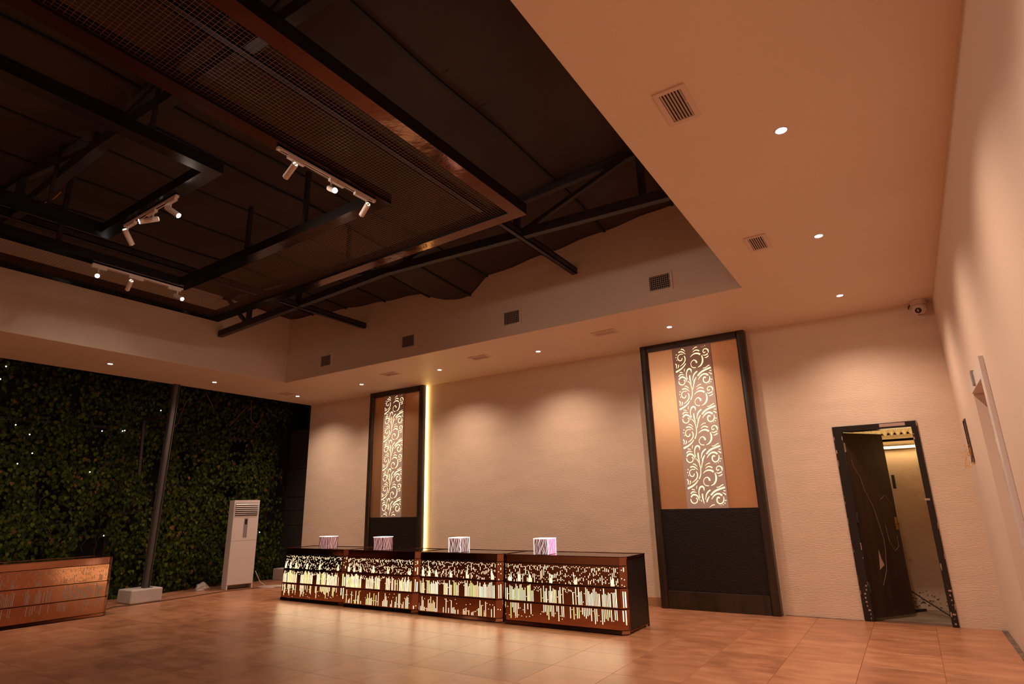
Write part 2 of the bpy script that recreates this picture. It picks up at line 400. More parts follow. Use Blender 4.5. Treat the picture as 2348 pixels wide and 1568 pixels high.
for x, y in ((-5.97, -5.83), (-7.08, -5.83), (-8.5, -7.3), (-6.4, -4.81), (-9.42, -8), (-3.73, -9.4), (-4.73, -9.4)):
    o = MB().bar((x, y, ft(x)+.1), (x, y, rz(x, y)), .045, .045).build('hanger', 'steel_dark', fr, loc=fb); o.location = (0, 0, 0)
fb2 = Vector((-6.6, -8.9, 4.55))
fr2 = thing('ceiling_frame', fb2, 'small black rectangular frame hung inside the copper ceiling frame', 'ceiling frame')
ring(fr2, fb2, -7.71, -5.495, -10.8, -7.085, .13, .11, ['black_gloss', 'beam_side'])
for x, y in ((-5.56, -7.7), (-7.64, -7.7), (-5.56, -9.5), (-7.64, -9.5)):
    o = MB().bar((x, y, ft(x)+.1), (x, y, rz(x, y)), .03, .03).build('hanger', 'steel_dark', fr2, loc=fb2); o.location = (0, 0, 0)
# thin loose wires by the second truss
tag(MB().tube([unpx(100, 473, 2, 5.0), unpx(118, 478, 2, 4.98), unpx(130, 485, 2, 4.97), unpx(138, 497, 2, 4.95)], .004).tube([unpx(102, 465, 2, 5.0), unpx(124, 455, 2, 5.02), unpx(140, 440, 2, 5.06)], .004)
    .build('loose_wires', 'wire_orange'), 'thin orange wires dangling from the truss above the black frame', 'wire')

# ------------------------------------------------------------------ track lights
def lightobj(name, kind, loc, energy, col, d=(0, 0, -1), size=.05, angle=1.9, blend=.6):
    l = bpy.data.lights.new(name, kind); l.energy = energy; l.color = col
    o = bpy.data.objects.new(name, l); COL.objects.link(o); o.location = loc
    o.rotation_euler = Vector(d).to_track_quat('-Z', 'Y').to_euler()
    if kind == 'SPOT': l.spot_size = angle; l.spot_blend = blend; l.shadow_soft_size = size
    return o
def track(p, q, heads, label):
    p = Vector(p); q = Vector(q); L0 = (p+q)/2
    t = thing('track_light', L0, label, 'track light', 'white three-lamp track lights under the ceiling frames')
    d = (q-p).normalized()
    sd = d.cross(Vector((0, 0, 1)))
    b = MB().bar(p+Vector((0, 0, .006)), q+Vector((0, 0, .006)), .036, .012)
    for s in (-1, 1): b.bar(p+sd*s*.0135+Vector((0, 0, -.006)), q+sd*s*.0135+Vector((0, 0, -.006)), .009, .014)
    b.bar(p+Vector((0, 0, -.006)), p+d*.03+Vector((0, 0, -.006)), .03, .014).bar(q-d*.03+Vector((0, 0, -.006)), q+Vector((0, 0, -.006)), .03, .014)
    b.build('rail', 'white_plastic', t, loc=L0, bevel=.0015).location = (0, 0, 0)
    b = MB().bar(p+d*.03+Vector((0, 0, -.0045)), q-d*.03+Vector((0, 0, -.0045)), .018, .008)
    b.build('rail_slot', 'vent_dark', t, loc=L0).location = (0, 0, 0)
    for f, aim, on, off in heads:
        c = p+(q-p)*f; aim = Vector(aim).normalized()
        h = MB().bar(c-d*.085+Vector((0, 0, -.026)), c+d*.085+Vector((0, 0, -.026)), .034, .03)
        pv = c+d*off+Vector((0, 0, -.04))
        h.cyl(pv, pv+Vector((0, 0, -.05)), .008, n=8)
        hc = pv+Vector((0, 0, -.075))+aim*.01
        h.cyl(hc-aim*.06, hc+aim*.11, .027, n=20)
        ho = h.build('lamp_head', 'white_plastic', t, loc=L0, bevel=.002); ho.location = (0, 0, 0)
        e = MB().cyl(hc+aim*.1101, hc+aim*.1104, .0235, n=18).build('lens', 'spot_lens', ho, loc=L0); e.location = (0, 0, 0)
        a = aim.orthogonal().normalized(); bb = aim.cross(a); cm = MB()
        for s in (0, PI):
            ps = [hc-aim*.062+(a*math.cos(s+u)+bb*math.sin(s+u))*.018 for u in (.35, .9, 1.57, 2.2, 2.8)]
            cm.tube(ps, .005, n=5)
        cm.build('vent_glow', 'glow_cap', ho, loc=L0).location = (0, 0, 0)
        lightobj('track_spot', 'SPOT', hc+aim*.12, on, SPOT_C, aim, .06, 2.9 if on == SPOT_W*3.2 else 1.3, 1.0)
tocam = lambda P: (CAM-Vector(P)).normalized()
def hd(P, k, dx, dy):      # axis of a lamp head: share k along the line of sight, the rest across it
    m = math.sqrt(1-k*k); q = (RT*dx-UP*dy).normalized(); return tocam(P)*k+q*m
W_ = SPOT_W
PA = (-4.72, -6.5, 4.45); PB = (-6.7, -7.14, 4.42); PC = (-8.5, -6.4, 4.4)
A0 = (-4.725, -7.06, ft(-4.7)-.022); A1 = (-4.725, -5.93, ft(-4.7)-.022)
track(A0, A1, [(.17, hd(PA, -.5, -.62, .78), W_, -.03), (.57, hd(PA, .93, .9, .4), SPOT_CAM_W, -.06), (.84, hd(PA, -.70, -.45, .89), W_, .07)],
      'white track light under the right inner beam of the copper frame')
B0 = (-6.16, -7.145, ft(-6.2)-.022); B1 = (-7.20, -7.145, ft(-7.2)-.022)
track(B0, B1, [(.10, hd(PB, .3, .8, .58), SPOT_W*3.2, 0.0), (.46, hd(PB, .54, -.99, .15), SPOT_CAM_W, -.04), (.86, hd(PB, -.5, .42, .9), W_, .07)],
      'white track light under the back beam of the small black frame')
C0 = (-8.51, -6.92, ft(-8.5)-.022); C1 = (-8.51, -5.83, ft(-8.5)-.022)
track(C0, C1, [(.07, hd(PC, .99, 0, 1), SPOT_CAM_W, 0.0), (.46, hd(PC, -.62, -.42, .9), W_, -.06), (.90, hd(PC, .66, .88, .47), SPOT_CAM_W, .05)],
      'white track light under the left inner beam of the copper frame')

# ------------------------------------------------------------------ recessed downlights
DL = [((-1.04, -5.39), 'nearest of the ceiling downlights along the right wall, with a bright flare', 1),
      ((-1.04, -3.23), 'middle one of the three downlights along the right wall', 1),
      ((-1.04, -1.02), 'ceiling downlight left of the security camera, last of the right-hand row', 1),
      ((-3.38, -1.03), 'ceiling downlight above and left of the large wall panel', 1),
      ((-5.75, -1.03), 'ceiling downlight between the two wall panels, nearer the large one', 1),
      ((-8.01, -1.03), 'ceiling downlight just right of the small wall panel', 1),
      ((-10.2, -1.03), 'ceiling downlight above the small wall panel', 1),
      ((-12.34, -1.04), 'ceiling downlight in the far corner beside a dark vent', 1),
      ((-12.33, -3.08), 'ceiling downlight right of the steel post at the hedge side', 1),
      ((-12.25, -5.07), 'leftmost ceiling downlight on the hedge side', 1),
      ((-1.04, -7.55), 'ceiling downlight over the viewer on the right-hand row, unseen and added for its light', 0), ((-1.04, -9.7), 'ceiling downlight behind the viewer, unseen and added for its light', 0),  # from here on: unseen downlights, added to light the rest of the hall
      ((-12.25, -7.1), 'hedge-side ceiling downlight added outside the view for its light', 0), ((-12.25, -9.1), 'unseen hedge-side ceiling downlight added toward the front wall for its light', 0),
      ((-3.4, -12.9), 'unseen front-row ceiling downlight added on the right', 0), ((-6.7, -12.9), 'unseen front-row ceiling downlight added in the middle', 0), ((-10, -12.9), 'unseen front-row ceiling downlight added on the left', 0)]
first = None
for (x, y), lb, vis in DL:
    lb = 'round recessed ' + lb
    if first is None:
        first = thing('ceiling_downlight', (x, y, H), lb, 'downlight', 'round recessed ceiling downlights')
        n = 28; b = MB()
        vs_ = [(r*math.cos(2*PI*i/n), r*math.sin(2*PI*i/n), z) for r, z in ((.052, -.001), (.047, -.006), (.038, -.004), (.036, .0)) for i in range(n)]
        b.add(vs_, [(k*n+i, k*n+(i+1) % n, (k+1)*n+(i+1) % n, (k+1)*n+i) for k in range(3) for i in range(n)])
        o = b.build('bezel', 'white_plastic', first, smooth=True)
        o = MB().cyl((0, 0, -.005), (0, 0, -.001), .037, n=24).build('lens', 'lens', first)
        o['label'] = 'glowing lens'
    else: clone(first, (x, y, H), lb)
    pw = DOWN_W*(.55 if x < -11.5 and y < -2 else 1)
    lightobj('downlight_beam', 'SPOT', (x, y, H-.02), pw, DOWN_C, (0, 0, -1), .05, 2.35, 1.0)

# ------------------------------------------------------------------ air vents
def grille(w_, h_, nsl, vert, deep=.03, ncross=0, slat_w=.020, tilt=.6):
    # local: face in XY plane, looking down -Z, centre origin
    b = MB(); fw = .034
    for (x0, y0, x1, y1) in ((-w_/2, -h_/2, w_/2, -h_/2+fw), (-w_/2, h_/2-fw, w_/2, h_/2), (-w_/2, -h_/2+fw, -w_/2+fw, h_/2-fw), (w_/2-fw, -h_/2+fw, w_/2, h_/2-fw)):
        b.box((x0, y0, -.012), (x1, y1, 0))
    parts = [('grille_frame', b, 'vent_paint')]
    parts.append(('duct_back', MB().box((-w_/2+fw, -h_/2+fw, -.0012), (w_/2-fw, h_/2-fw, 0)), 'vent_dark'))
    iw, ih = w_-2*fw, h_-2*fw
    for k in range(nsl):
        s = MB(); t = (k+.5)/nsl
        if vert: s.bar((-iw/2+iw*t, -ih/2, -.0075), (-iw/2+iw*t, ih/2, -.0075), slat_w, .0016, up=Vector((math.sin(tilt), 0, math.cos(tilt))))
        else: s.bar((-iw/2, -ih/2+ih*t, -.0075), (iw/2, -ih/2+ih*t, -.0075), slat_w, .0016, up=Vector((0, math.sin(tilt), math.cos(tilt))))
        parts.append(('slat', s, 'vent_paint'))
    for k in range(ncross):
        s = MB(); t = (k+.5)/ncross
        s.bar((-iw/2+iw*t, -ih/2, -.003), (-iw/2+iw*t, ih/2, -.003), .0035, .002); parts.append(('cross_bar', s, 'vent_paint'))
    parts.append(('lever', MB().box((w_/2-fw-.012, -.03, -.016), (w_/2-fw+.004, -.016, -.008)), 'vent_paint'))
    return parts
def vent(loc, label, cat, group, parts, rot=None):
    t = thing('air_vent', loc, label, cat, group)
    if rot: t.rotation_euler = rot
    for n_, b, m_ in parts: b.build(n_, m_, t)
    return t
gp = grille(.215, .395, 7, True, slat_w=.017)
v1 = vent((-1.585, -6.118, H), 'square louvred ceiling vent nearest the viewer, left of the brightest downlight', 'air vent', 'louvred supply vents in the ceiling', gp)
clone(v1, (-1.596, -3.44, H), 'louvred ceiling vent between the first and second downlights of the right-hand row')
gp = grille(.395, .23, 6, False, slat_w=.013, tilt=.75)
v2 = vent((-4.31, -1.375, H), 'flat louvred ceiling vent above the left edge of the large wall panel', 'air vent', 'louvred supply vents in the ceiling', gp)
clone(v2, (-6.80, -1.335, H), 'flat louvred ceiling vent midway between the two wall panels')
clone(v2, (-8.99, -1.365, H), 'flat louvred ceiling vent above the small wall panel')
clone(v2, (-12.25, -1.38, H), 'dark louvred ceiling vent in the far left corner of the soffit')
gp = grille(.36, .275, 7, False, ncross=10, slat_w=.008, tilt=.9)
w1 = vent((-3.107, SB-.005, 4.515), 'grid wall vent on the upper back wall, nearest the soffit corner on the right', 'air vent', 'grid vents high on the upper back wall', gp, (PI/2, 0, 0))
for x, z, lb in ((-5.568, 4.49, 'grid wall vent on the upper back wall, second from the right'), (-7.815, 4.49, 'grid wall vent on the upper back wall, third from the right'),
                 (-10.045, 4.475, 'grid wall vent on the upper back wall, farthest left')):
    c = clone(w1, (x, SB-.005, z), lb); c.rotation_euler = (PI/2, 0, 0)
for o_ in [x for x in bpy.data.objects if x.name.startswith('air_vent') and abs(x.location.y-SB) < .01]: o_.rotation_euler = (-PI/2, 0, 0)

# ------------------------------------------------------------------ decorative wall panels
def catmull(pts, n=6):
    out = []; P = [pts[0]]+list(pts)+[pts[-1]]
    for i in range(1, len(P)-2):
        for k in range(n):
            t = k/n; a, b, c, d = P[i-1], P[i], P[i+1], P[i+2]
            out.append(tuple(.5*((2*b[j])+(-a[j]+c[j])*t+(2*a[j]-5*b[j]+4*c[j]-d[j])*t*t+(-a[j]+3*b[j]-3*c[j]+d[j])*t**3) for j in range(len(a))))
    out.append(tuple(pts[-1])); return out
S = [  # strokes of one scroll motif: points in a zoomed crop, then widths
 ([(450,0),(510,110),(550,250),(560,400),(540,500),(508,590)], [22,26,26,30,34,38]), ([(630,0),(600,110),(580,250)], [32,28,18]),
 ([(310,145),(370,150),(445,215)], [32,34,10]), ([(230,255),(290,225),(370,240),(465,315)], [50,48,40,8]),
 ([(380,310),(300,310),(230,350),(205,420),(230,500),(290,530),(340,500),(350,440)], [20,24,26,28,34,36,32,30]),
 ([(415,370),(450,440),(445,540),(390,630),(290,715)], [30,38,38,32,14]), ([(130,630),(165,680),(155,785)], [40,38,22]),
 ([(230,660),(235,720),(205,785)], [30,34,14]), ([(475,625),(400,730),(300,820),(150,910)], [24,44,60,76]),
 ([(850,80),(780,95),(690,170)], [26,26,6]), ([(920,215),(840,185),(770,200),(695,265)], [50,44,32,6]),
 ([(955,340),(880,300),(790,300),(700,340),(625,415)], [72,66,52,32,8]), ([(1000,370),(1035,480),(1030,600),(970,710),(875,770)], [30,58,60,46,12]),
 ([(830,620),(825,570),(760,518),(690,550),(645,630),(660,720),(720,775),(810,775)], [70,60,36,22,18,20,26,32]),
 ([(1225,285),(1215,200),(1150,150),(1080,165),(1045,230),(1080,285),(1130,250)], [26,52,38,28,28,34,30]),
 ([(1035,350),(1110,370),(1210,320)], [8,36,46]), ([(1105,450),(1160,445),(1230,390)], [14,34,40]), ([(1050,805),(1130,790),(1200,740),(1265,705)], [24,28,30,28]),
 ([(875,1060),(960,960),(1080,880),(1310,785)], [58,66,70,70]), ([(1265,890),(1330,895)], [24,36]), ([(1235,955),(1290,975),(1340,1010)], [8,34,46]),
 ([(890,1190),(960,1080),(1050,1010),(1140,1000),(1225,1045)], [8,44,56,66,72]),
 ([(1150,1125),(1090,1110),(1060,1190),(1090,1270),(1170,1300),(1250,1250),(1280,1160),(1265,1070)], [56,54,46,42,42,42,42,12]),
 ([(275,925),(330,925),(380,950)], [34,34,8]), ([(240,1060),(300,1000),(360,1000),(425,1010)], [36,46,32,8]),
 ([(250,1170),(290,1110),(360,1080),(440,1110),(490,1170),(515,1255)], [44,60,66,56,34,8]),
 ([(240,1220),(270,1310),(350,1350),(430,1310),(450,1220),(410,1180)], [26,38,34,32,30,44]), ([(425,905),(425,850),(440,795)], [8,22,8]),
 ([(535,1165),(500,1060),(500,940),(540,840),(600,815),(650,850),(660,940)], [30,26,34,56,66,54,12]), ([(605,1030),(615,1150),(665,1340)], [32,56,8]),
 ([(855,900),(780,970),(730,1060),(705,1210)], [44,52,40,8]), ([(830,1090),(770,1200),(745,1280)], [16,52,42]), ([(555,1220),(585,1275)], [20,24])]
DOTS = [(158,328,30),(145,418,27),(175,503,23),(1337,1187,34),(1313,1272,28),(1258,1320,20),(1190,1355,13),(1130,1350,10)]
def pw2(x, y): p = unpx(1550+x/14.26, 875+y/14.26, 1, -.12); return (p.x, p.z)
def scroll(x_off, z0, z1, yy):
    b = MB(); period = .630; K = .00036
    for k in range(-3, 4):
        for pts, wds in S:
            c = [pw2(*p) for p in pts]
            q = catmull([(a[0], a[1]-k*period, w_) for a, w_ in zip(c, wds)], 5)
            if min(p[1] for p in q) < z0 or max(p[1] for p in q) > z1: continue
            vs_ = []
            for i, p in enumerate(q):
                a = q[max(i-1, 0)]; c2 = q[min(i+1, len(q)-1)]; dx, dz = c2[0]-a[0], c2[1]-a[1]; l = math.hypot(dx, dz) or 1
                nx_, nz_ = -dz/l, dx/l; h = p[2]*K*.5*.98
                vs_ += [(p[0]+nx_*h+x_off, yy, p[1]+nz_*h), (p[0]-nx_*h+x_off, yy, p[1]-nz_*h)]
            b.add(vs_, [(2*i, 2*i+1, 2*i+3, 2*i+2) for i in range(len(q)-1)])
        for x, y, r in DOTS:
            cx, cz = pw2(x, y); cz -= k*period; r = r*K*.85*.9
            if cz-r < z0 or cz+r > z1: continue
            b.add([(cx+x_off+r*math.cos(2*PI*i/12), yy, cz+r*math.sin(2*PI*i/12)) for i in range(12)], [tuple(range(12))])
    return b
def wall_panel(x0, x1, zlow, lx0, lx1, label, side):
    y0 = -.161; fw = .125; base = Vector(((x0+x1)/2, 0, 0))
    t = thing('decorative_wall_panel', base, label, 'wall panel')
    def part(n_, b, m_, par=t, **k):
        o = b.build(n_, m_, par, loc=base, **k); o.location = (0, 0, 0); return o
    def post(xa, xb):    # moulded post: flat fillet, half round, flat fillet
        b = MB(); n = 8; prof = [(xa, -.0), (xa, y0+.03), (xa+.012, y0+.012)]
        for i in range(n+1):
            a = PI*i/n; prof.append(((xa+xb)/2-(xb-xa)/2*.78*math.cos(a), y0+.012-.012*math.sin(a)))
        prof += [(xb-.012, y0+.012), (xb, y0+.03), (xb, 0)]
        return b.poly([(p[0], p[1], .0) for p in prof], (0, 0, H))
    part('frame_post', post(x0, x0+fw), 'dark_wood'); part('frame_post', post(x1-fw, x1), 'dark_wood')
    part('frame_head', MB().box((x0+fw, y0+.012, H-.11), (x1-fw, 0, H)).bar((x0+fw, y0+.012, H-.055), (x1-fw, y0+.012, H-.055), .02, .07), 'dark_wood')
    part('bottom_rail', MB().box((x0+fw, y0+.02, 0), (x1-fw, 0, .26)), 'dark_wood', bevel=.004)
    part('lower_board', MB().box((x0+fw, y0+.045, .262), (x1-fw, -.0, zlow)), 'dark_board')
    part('copper_sheet', MB().box((x0+fw, -.10, zlow), (lx0, -.0, H-.11)), 'copper_wallpaper')
    part('copper_sheet', MB().box((lx1, -.10, zlow), (x1-fw, -.0, H-.11)), 'copper_wallpaper')
    bd = part('lattice_board', MB().box((lx0, -.118, zlow), (lx1, -.0, H-.11)), 'lattice_board')
    part('scroll_cutouts', scroll((lx0+lx1)/2-(-3.335), zlow+.015, H-.12, -.1195), 'led_pattern', bd)
    if side == 'right':
        part('led_strip', MB().box((x1, -.05, 0), (x1+.012, -.002, H-.01)), 'led_strip')
        part('led_strip', MB().box((x0-.01, -.02, 0), (x0, -.002, H-.01)), 'led_strip_dim')
    else:
        part('led_strip', MB().box((x0-.01, -.03, 0), (x0, -.002, H-.01)), 'led_strip_dim')
    return t
wall_panel(-4.2228, -2.4836, 1.472, -3.665, -3.03, 'large full-height wall panel of copper sheet with a backlit scroll lattice, right of the bar', 'left')
wall_panel(-10.87, -9.218, 1.412, -10.43, -9.81, 'smaller-looking far wall panel with backlit scroll lattice, behind the left end of the bar', 'right')

# ------------------------------------------------------------------ bar counters
def counter(name, loc, W, label, group, lit, flip3, rz=0, seed=1, depth=.74):
    # local: front face towards -Y, x from 0..W, front plane at y=0 (bottom), back y=depth
    t = thing(name, loc, label, 'counter', group, rz)
    ch = .075; TH = .905; lean = .06
    fy = lambda z: lean*z/TH*.9
    side = [(0, fy(0), .03), (0, depth, .03), (0, depth, TH-.03), (0, fy(TH)+ch, TH-.03), (0, ch, .03)]
    b = MB()
    for x in (.004, W-.02):
        b.poly([(x, ch+.005, .03), (x, depth, .03), (x, depth, TH-.03), (x, fy(TH)+ch+.005, TH-.03)], (.016, 0, 0))
    b.box((.02, depth-.02, .03), (W-.02, depth, TH-.03)).box((.02, ch+.05, .03), (W-.02, depth-.02, .05))
    b.build('carcass', 'counter_black', t)
    for x in (0, W-.022):
        e = MB()
        e.bar((x+.011, depth-.01, .0), (x+.011, depth-.01, TH), .022, .022).bar((x+.011, ch, .03), (x+.011, fy(TH)+ch, TH-.02), .02, .02)
        e.bar((x+.011, ch, .035), (x+.011, depth, .035), .022, .02).bar((x+.011, ch+fy(TH), TH-.03), (x+.011, depth, TH-.03), .022, .03)
        e.build('edge_frame', 'copper_edge', t)
    def band(z0, z1, out0, out1, n_, m_, par=t):
        b = MB(); pl = lambda z, o: [(0, fy(z)+ch-o, z), (ch, fy(z)-o, z), (W-ch, fy(z)-o, z), (W, fy(z)+ch-o, z)]
        A = pl(z0, out0); B = pl(z1, out1); th = .012
        inn = lambda L_: [(p[0], p[1]+th, p[2]) for p in L_]
        vs_ = A+B+inn(A)+inn(B)
        fs = [(i, i+1, 5+i, 4+i) for i in range(3)]+[(8+i+1, 8+i, 12+i, 12+i+1) for i in range(3)]+[(4+i, 4+i+1, 12+i+1, 12+i) for i in range(3)]+[(i+1, i, 8+i, 8+i+1) for i in range(3)]+[(0, 4, 12, 8), (3, 11, 15, 7)]
        b.add(vs_, fs); return b.build(n_, m_, par)
    band(.805, TH-.004, .0, .0, 'top_fascia', 'copper'); band(.012, .048, .018, .006, 'plinth', 'copper')
    tiers = [(.545, .797, 0), (.30, .535, 1), (.055, .29, 2)]
    rr = random.Random(seed)
    for z0, z1, kind in tiers:
        o0, o1 = (.012, -.004) if (seed == 11 and kind == 0) else (.0, .012)
        tp = band(z0, z1, o0, o1, 'front_tier', 'copper')
        def P(x, z):
            t_ = (z-z0)/(z1-z0); o = o0+(o1-o0)*t_+.0012
            if x < ch: yy = fy(z)+ch-x-o
            elif x > W-ch: yy = fy(z)+(x-(W-ch))-o
            else: yy = fy(z)-o
            return (x, yy, z)
        b = MB()
        def slot(x, za, zb, wd=.0078, mi=0):
            za = max(za, z0+.008); zb = min(zb, z1-.008)
            if zb-za < .004: return
            b.add([P(x-wd/2, za), P(x+wd/2, za), P(x+wd/2, zb), P(x-wd/2, zb)], [(0, 1, 2, 3)], mi)
        if kind == 0:
            n_ = int(W/.0245)
            for i in range(n_):
                x = .02+(W-.04)*(i+.5)/n_
                if abs(x-ch) < .008 or abs(x-W+ch) < .008: continue
                z = z1-.012-rr.random()*.03
                while z > z0+.02:
                    ln = rr.choice([.010, .010, .010, .010, .03, .04, .05, .11 if rr.random() < .35 else .012])
                    slot(x+rr.uniform(-.003, .003), z-ln, z); z -= ln+rr.choice([.03, .045, .065, .09])
            for f in (.07, .15, .24, .42, .62, .9):
                for k in range(-1, 3): slot(f*W+k*.013, z0+.012, z0+.06+.10*rr.random()*(1-abs(k)*.2))
        else:
            gaps = ((.275, .335), (.525, .595)) if kind == 1 else ((.285, .335), (.53, .58))
            n_ = int(W/(.0215 if kind == 1 else .0255)); up = (kind == 1) or flip3
            for i in range(n_):
                x = .018+(W-.036)*(i+.5)/n_; f = x/W
                if abs(x-ch) < .007 or abs(x-W+ch) < .007 or .935 < f < .955: continue
                ing = any(a < f < c for a, c in gaps)
                if ing:
                    if kind == 1: 
                        for _ in range(2): zz = z1-rr.uniform(.02, .08); slot(x, zz-rr.choice([.007, .015]), zz)
                    continue
                if rr.random() < (.10 if kind == 1 else .30): 
                    zz = rr.uniform(z0+.04, z1-.02); slot(x, zz-.010, zz); continue
                full = z1-z0; mi = 1 if rr.random() < .13 else 0
                if kind == 1: ln = full*rr.uniform(.62, .97); slot(x, z0+.012, z0+ln, .0122 if rr.random() < .5 else .008, mi)
                elif up: ln = full*rr.choice([rr.uniform(.2, .5), rr.uniform(.5, .95)]); slot(x, z0+.01, z0+ln, .0090, mi)
                else: ln = full*rr.choice([rr.uniform(.3, .6), rr.uniform(.55, .92)]); slot(x, z1-ln, z1-.01, .0090, mi)
                if rr.random() < .25: zz = rr.uniform(z0+.02, z1-.02); slot(x, zz-.010, zz)
        tag(b.build('light_slots', ['slot_light', 'slot_light_green'] if lit else ['slot_off', 'slot_off'], tp), kind='stuff')
    tb = MB().poly([(.006, fy(TH)+ch, TH-.012), (ch, fy(TH)+.006, TH-.012), (W-ch, fy(TH)+.006, TH-.012), (W-.006, fy(TH)+ch, TH-.012), (W-.006, depth-.004, TH-.012), (.006, depth-.004, TH-.012)], (0, 0, .012))
    tb.build('glass_top', 'counter_glass', t)
    rim = MB(); hz = TH+.004; c4 = [(0, fy(TH)+ch), (ch, fy(TH)), (W-ch, fy(TH)), (W, fy(TH)+ch), (W, depth), (0, depth)]
    for a, c in zip(c4, c4[1:]+c4[:1]): rim.bar((a[0], a[1], hz-.004), (c[0], c[1], hz-.004), .014, .012)
    rim.build('top_rim', 'copper_edge', t)
    if lit:
        l = lightobj('added_counter_glow', 'AREA', (loc[0]+W/2, loc[1]-.05, .35), GLOW_W, (1, .76, .46), (0, -1, -.12)); l.data.shape = 'RECTANGLE'; l.data.size = W*.95; l.data.size_y = .5  # added area light in place of the glow coming through the slots
    for x in (.05, W-.05):
        for y in (ch+.06, depth-.05): MB().cyl((x, y, 0), (x, y, .03), .014, n=10).build('foot', 'counter_black', t)
    return t
GC = 'lit copper bar counters standing in a row'
counter('bar_counter', (-10.884, -2.20, 0), 1.745, 'lit bar counter at the far left end of the row', GC, True, False, 0, 11)
counter('bar_counter', (-9.125, -2.235, 0), 1.70, 'second lit bar counter from the left, light bars rising in its lowest tier', GC, True, True, 0, 12)
counter('bar_counter', (-7.395, -2.265, 0), 1.60, 'third lit bar counter from the left, right of the joint below the second wall vent', GC, True, True, 0, 13)
counter('bar_counter', (-5.768, -2.275, 0), 1.885, 'nearest lit bar counter at the right end of the row, black side panel showing', GC, True, False, 0, 14)
counter('bar_counter', (-12.06, -6.36, 0), 1.79, 'unlit copper bar counter standing apart before the hedge at the left edge', 'unlit bar counters', False, False, PI/2, 15)

# ------------------------------------------------------------------ lamps on the bar
def lamp(x0, y0, label, mag, seed):
    W = .235; Ht = .215; z = .906
    t = thing('table_lamp', (x0+W/2, y0+W/2, z), label, 'table lamp', 'small square lit lamps on the bar')
    h = W/2; rr = random.Random(seed)
    b = MB().box((-h+.006, -h+.006, .004), (h-.006, h-.006, Ht-.006), 0)
    fs_m = ['lamp_core', 'lamp_magenta']
    if mag: b.m[3] = 1
    b.build('shade_core', fs_m, t)
    b = MB()
    for sx, sy in ((-1, -1), (1, -1), (1, 1), (-1, 1)): b.bar((sx*(h-.003), sy*(h-.003), 0), (sx*(h-.003), sy*(h-.003), Ht), .006, .006)
    b.build('corner_rod', 'lamp_white' if seed in (3, 4) else 'copper_edge', t)
    b = MB(); c4 = [(-h, -h), (h, -h), (h, h), (-h, h)]
    for a, c in zip(c4, c4[1:]+c4[:1]): b.bar((*a, Ht-.003), (*c, Ht-.003), .009, .008)
    b.build('top_rim', 'lamp_white', t)
    b = MB()
    for sd in range(4):
        for k in range(11):
            u0 = -h+.016+(W-.032)*k/10+rr.uniform(-.004, .004); ph = rr.uniform(0, 6); am = rr.uniform(.005, .011); fr_ = rr.uniform(15, 34)
            wv = rr.uniform(.002, .0048); pv = None; vs_ = []
            for j in range(9):
                zz = .004+(Ht-.012)*j/8; u = max(-h+.006, min(h-.006, u0+am*math.sin(zz*fr_*1.6+ph)))
                for s_ in (-1, 1):
                    uu = u+s_*wv/2; o_ = h-.0045
                    vs_.append([(uu, -o_, zz), (o_, uu, zz), (-uu, o_, zz), (-o_, -uu, zz)][sd])
            b.add(vs_, [(2*j, 2*j+1, 2*j+3, 2*j+2) for j in range(8)])
    tag(b.build('strands', 'lamp_pink' if seed in (1, 2) else 'lamp_white', t), kind='stuff')
    lightobj('lamp_glow', 'POINT', (x0+W/2, y0+W/2, z+Ht+.08), 1.2, (1, .8, .7)).data.shadow_soft_size = .05
lamp(-9.93, -2.11, 'square lit lamp at the far left end of the bar, against the pale wall', False, 1)
lamp(-8.52, -2.12, 'square lit lamp in front of the dark base of the far wall panel', False, 2)
lamp(-6.86, -2.12, 'square lit lamp third from the left, white strands with a dim pink side', False, 3)
lamp(-5.30, -2.12, 'square lit lamp nearest the viewer with a bright magenta side', True, 4)

# ------------------------------------------------------------------ floor-standing air conditioner
nrm = Vector((.976, -.217, 0)); base = Vector((-13.117, -1.556, 0)) - nrm*.15
ac = thing('air_conditioner', base, 'white floor-standing air conditioner tower in front of the hedge', 'air conditioner', None, math.atan2(-.217, .976)+PI/2)
Wd, Hh_, Dp = .555, 1.847, .30
b = MB().box((-Wd/2, -Dp/2+.006, .09), (Wd/2, Dp/2, Hh_)).box((-Wd/2, -Dp/2, 0), (-Wd/2+.03, Dp/2, .09)).box((Wd/2-.03, -Dp/2, 0), (Wd/2, Dp/2, .09)).box((-Wd/2, Dp/2-.02, 0), (Wd/2, Dp/2, .09))
b.build('cabinet', 'ac_white', ac, bevel=.006)
MB().box((-Wd/2+.004, -Dp/2-.002, .10), (Wd/2-.004, -Dp/2+.006, .985)).build('lower_cover', 'ac_white', ac, bevel=.002)
MB().box((-Wd/2+.004, -Dp/2-.002, .992), (Wd/2-.004, -Dp/2+.006, Hh_-.34)).build('upper_cover', 'ac_white', ac, bevel=.002)
MB().box((-Wd/2+.035, -Dp/2-.001, Hh_-.33), (Wd/2-.035, -Dp/2+.007, Hh_-.06)).build('outlet', 'ac_shadow', ac)
for k in range(6):
    z = Hh_-.085-k*.043
    MB().bar((-Wd/2+.035, -Dp/2-.006, z), (Wd/2-.035, -Dp/2-.006, z), .030, .004, up=Vector((0, -.75+k*.10, .6))).build('slat', 'ac_white', ac)
pn = MB().box((-.035, -Dp/2-.008, 1.06), (.045, -Dp/2-.002, 1.46)).build('display_panel', 'ac_grey', ac, bevel=.002)
MB().box((-.018, -Dp/2-.0095, 1.33), (.03, -Dp/2-.008, 1.44)).build('screen', 'screen_black', pn)

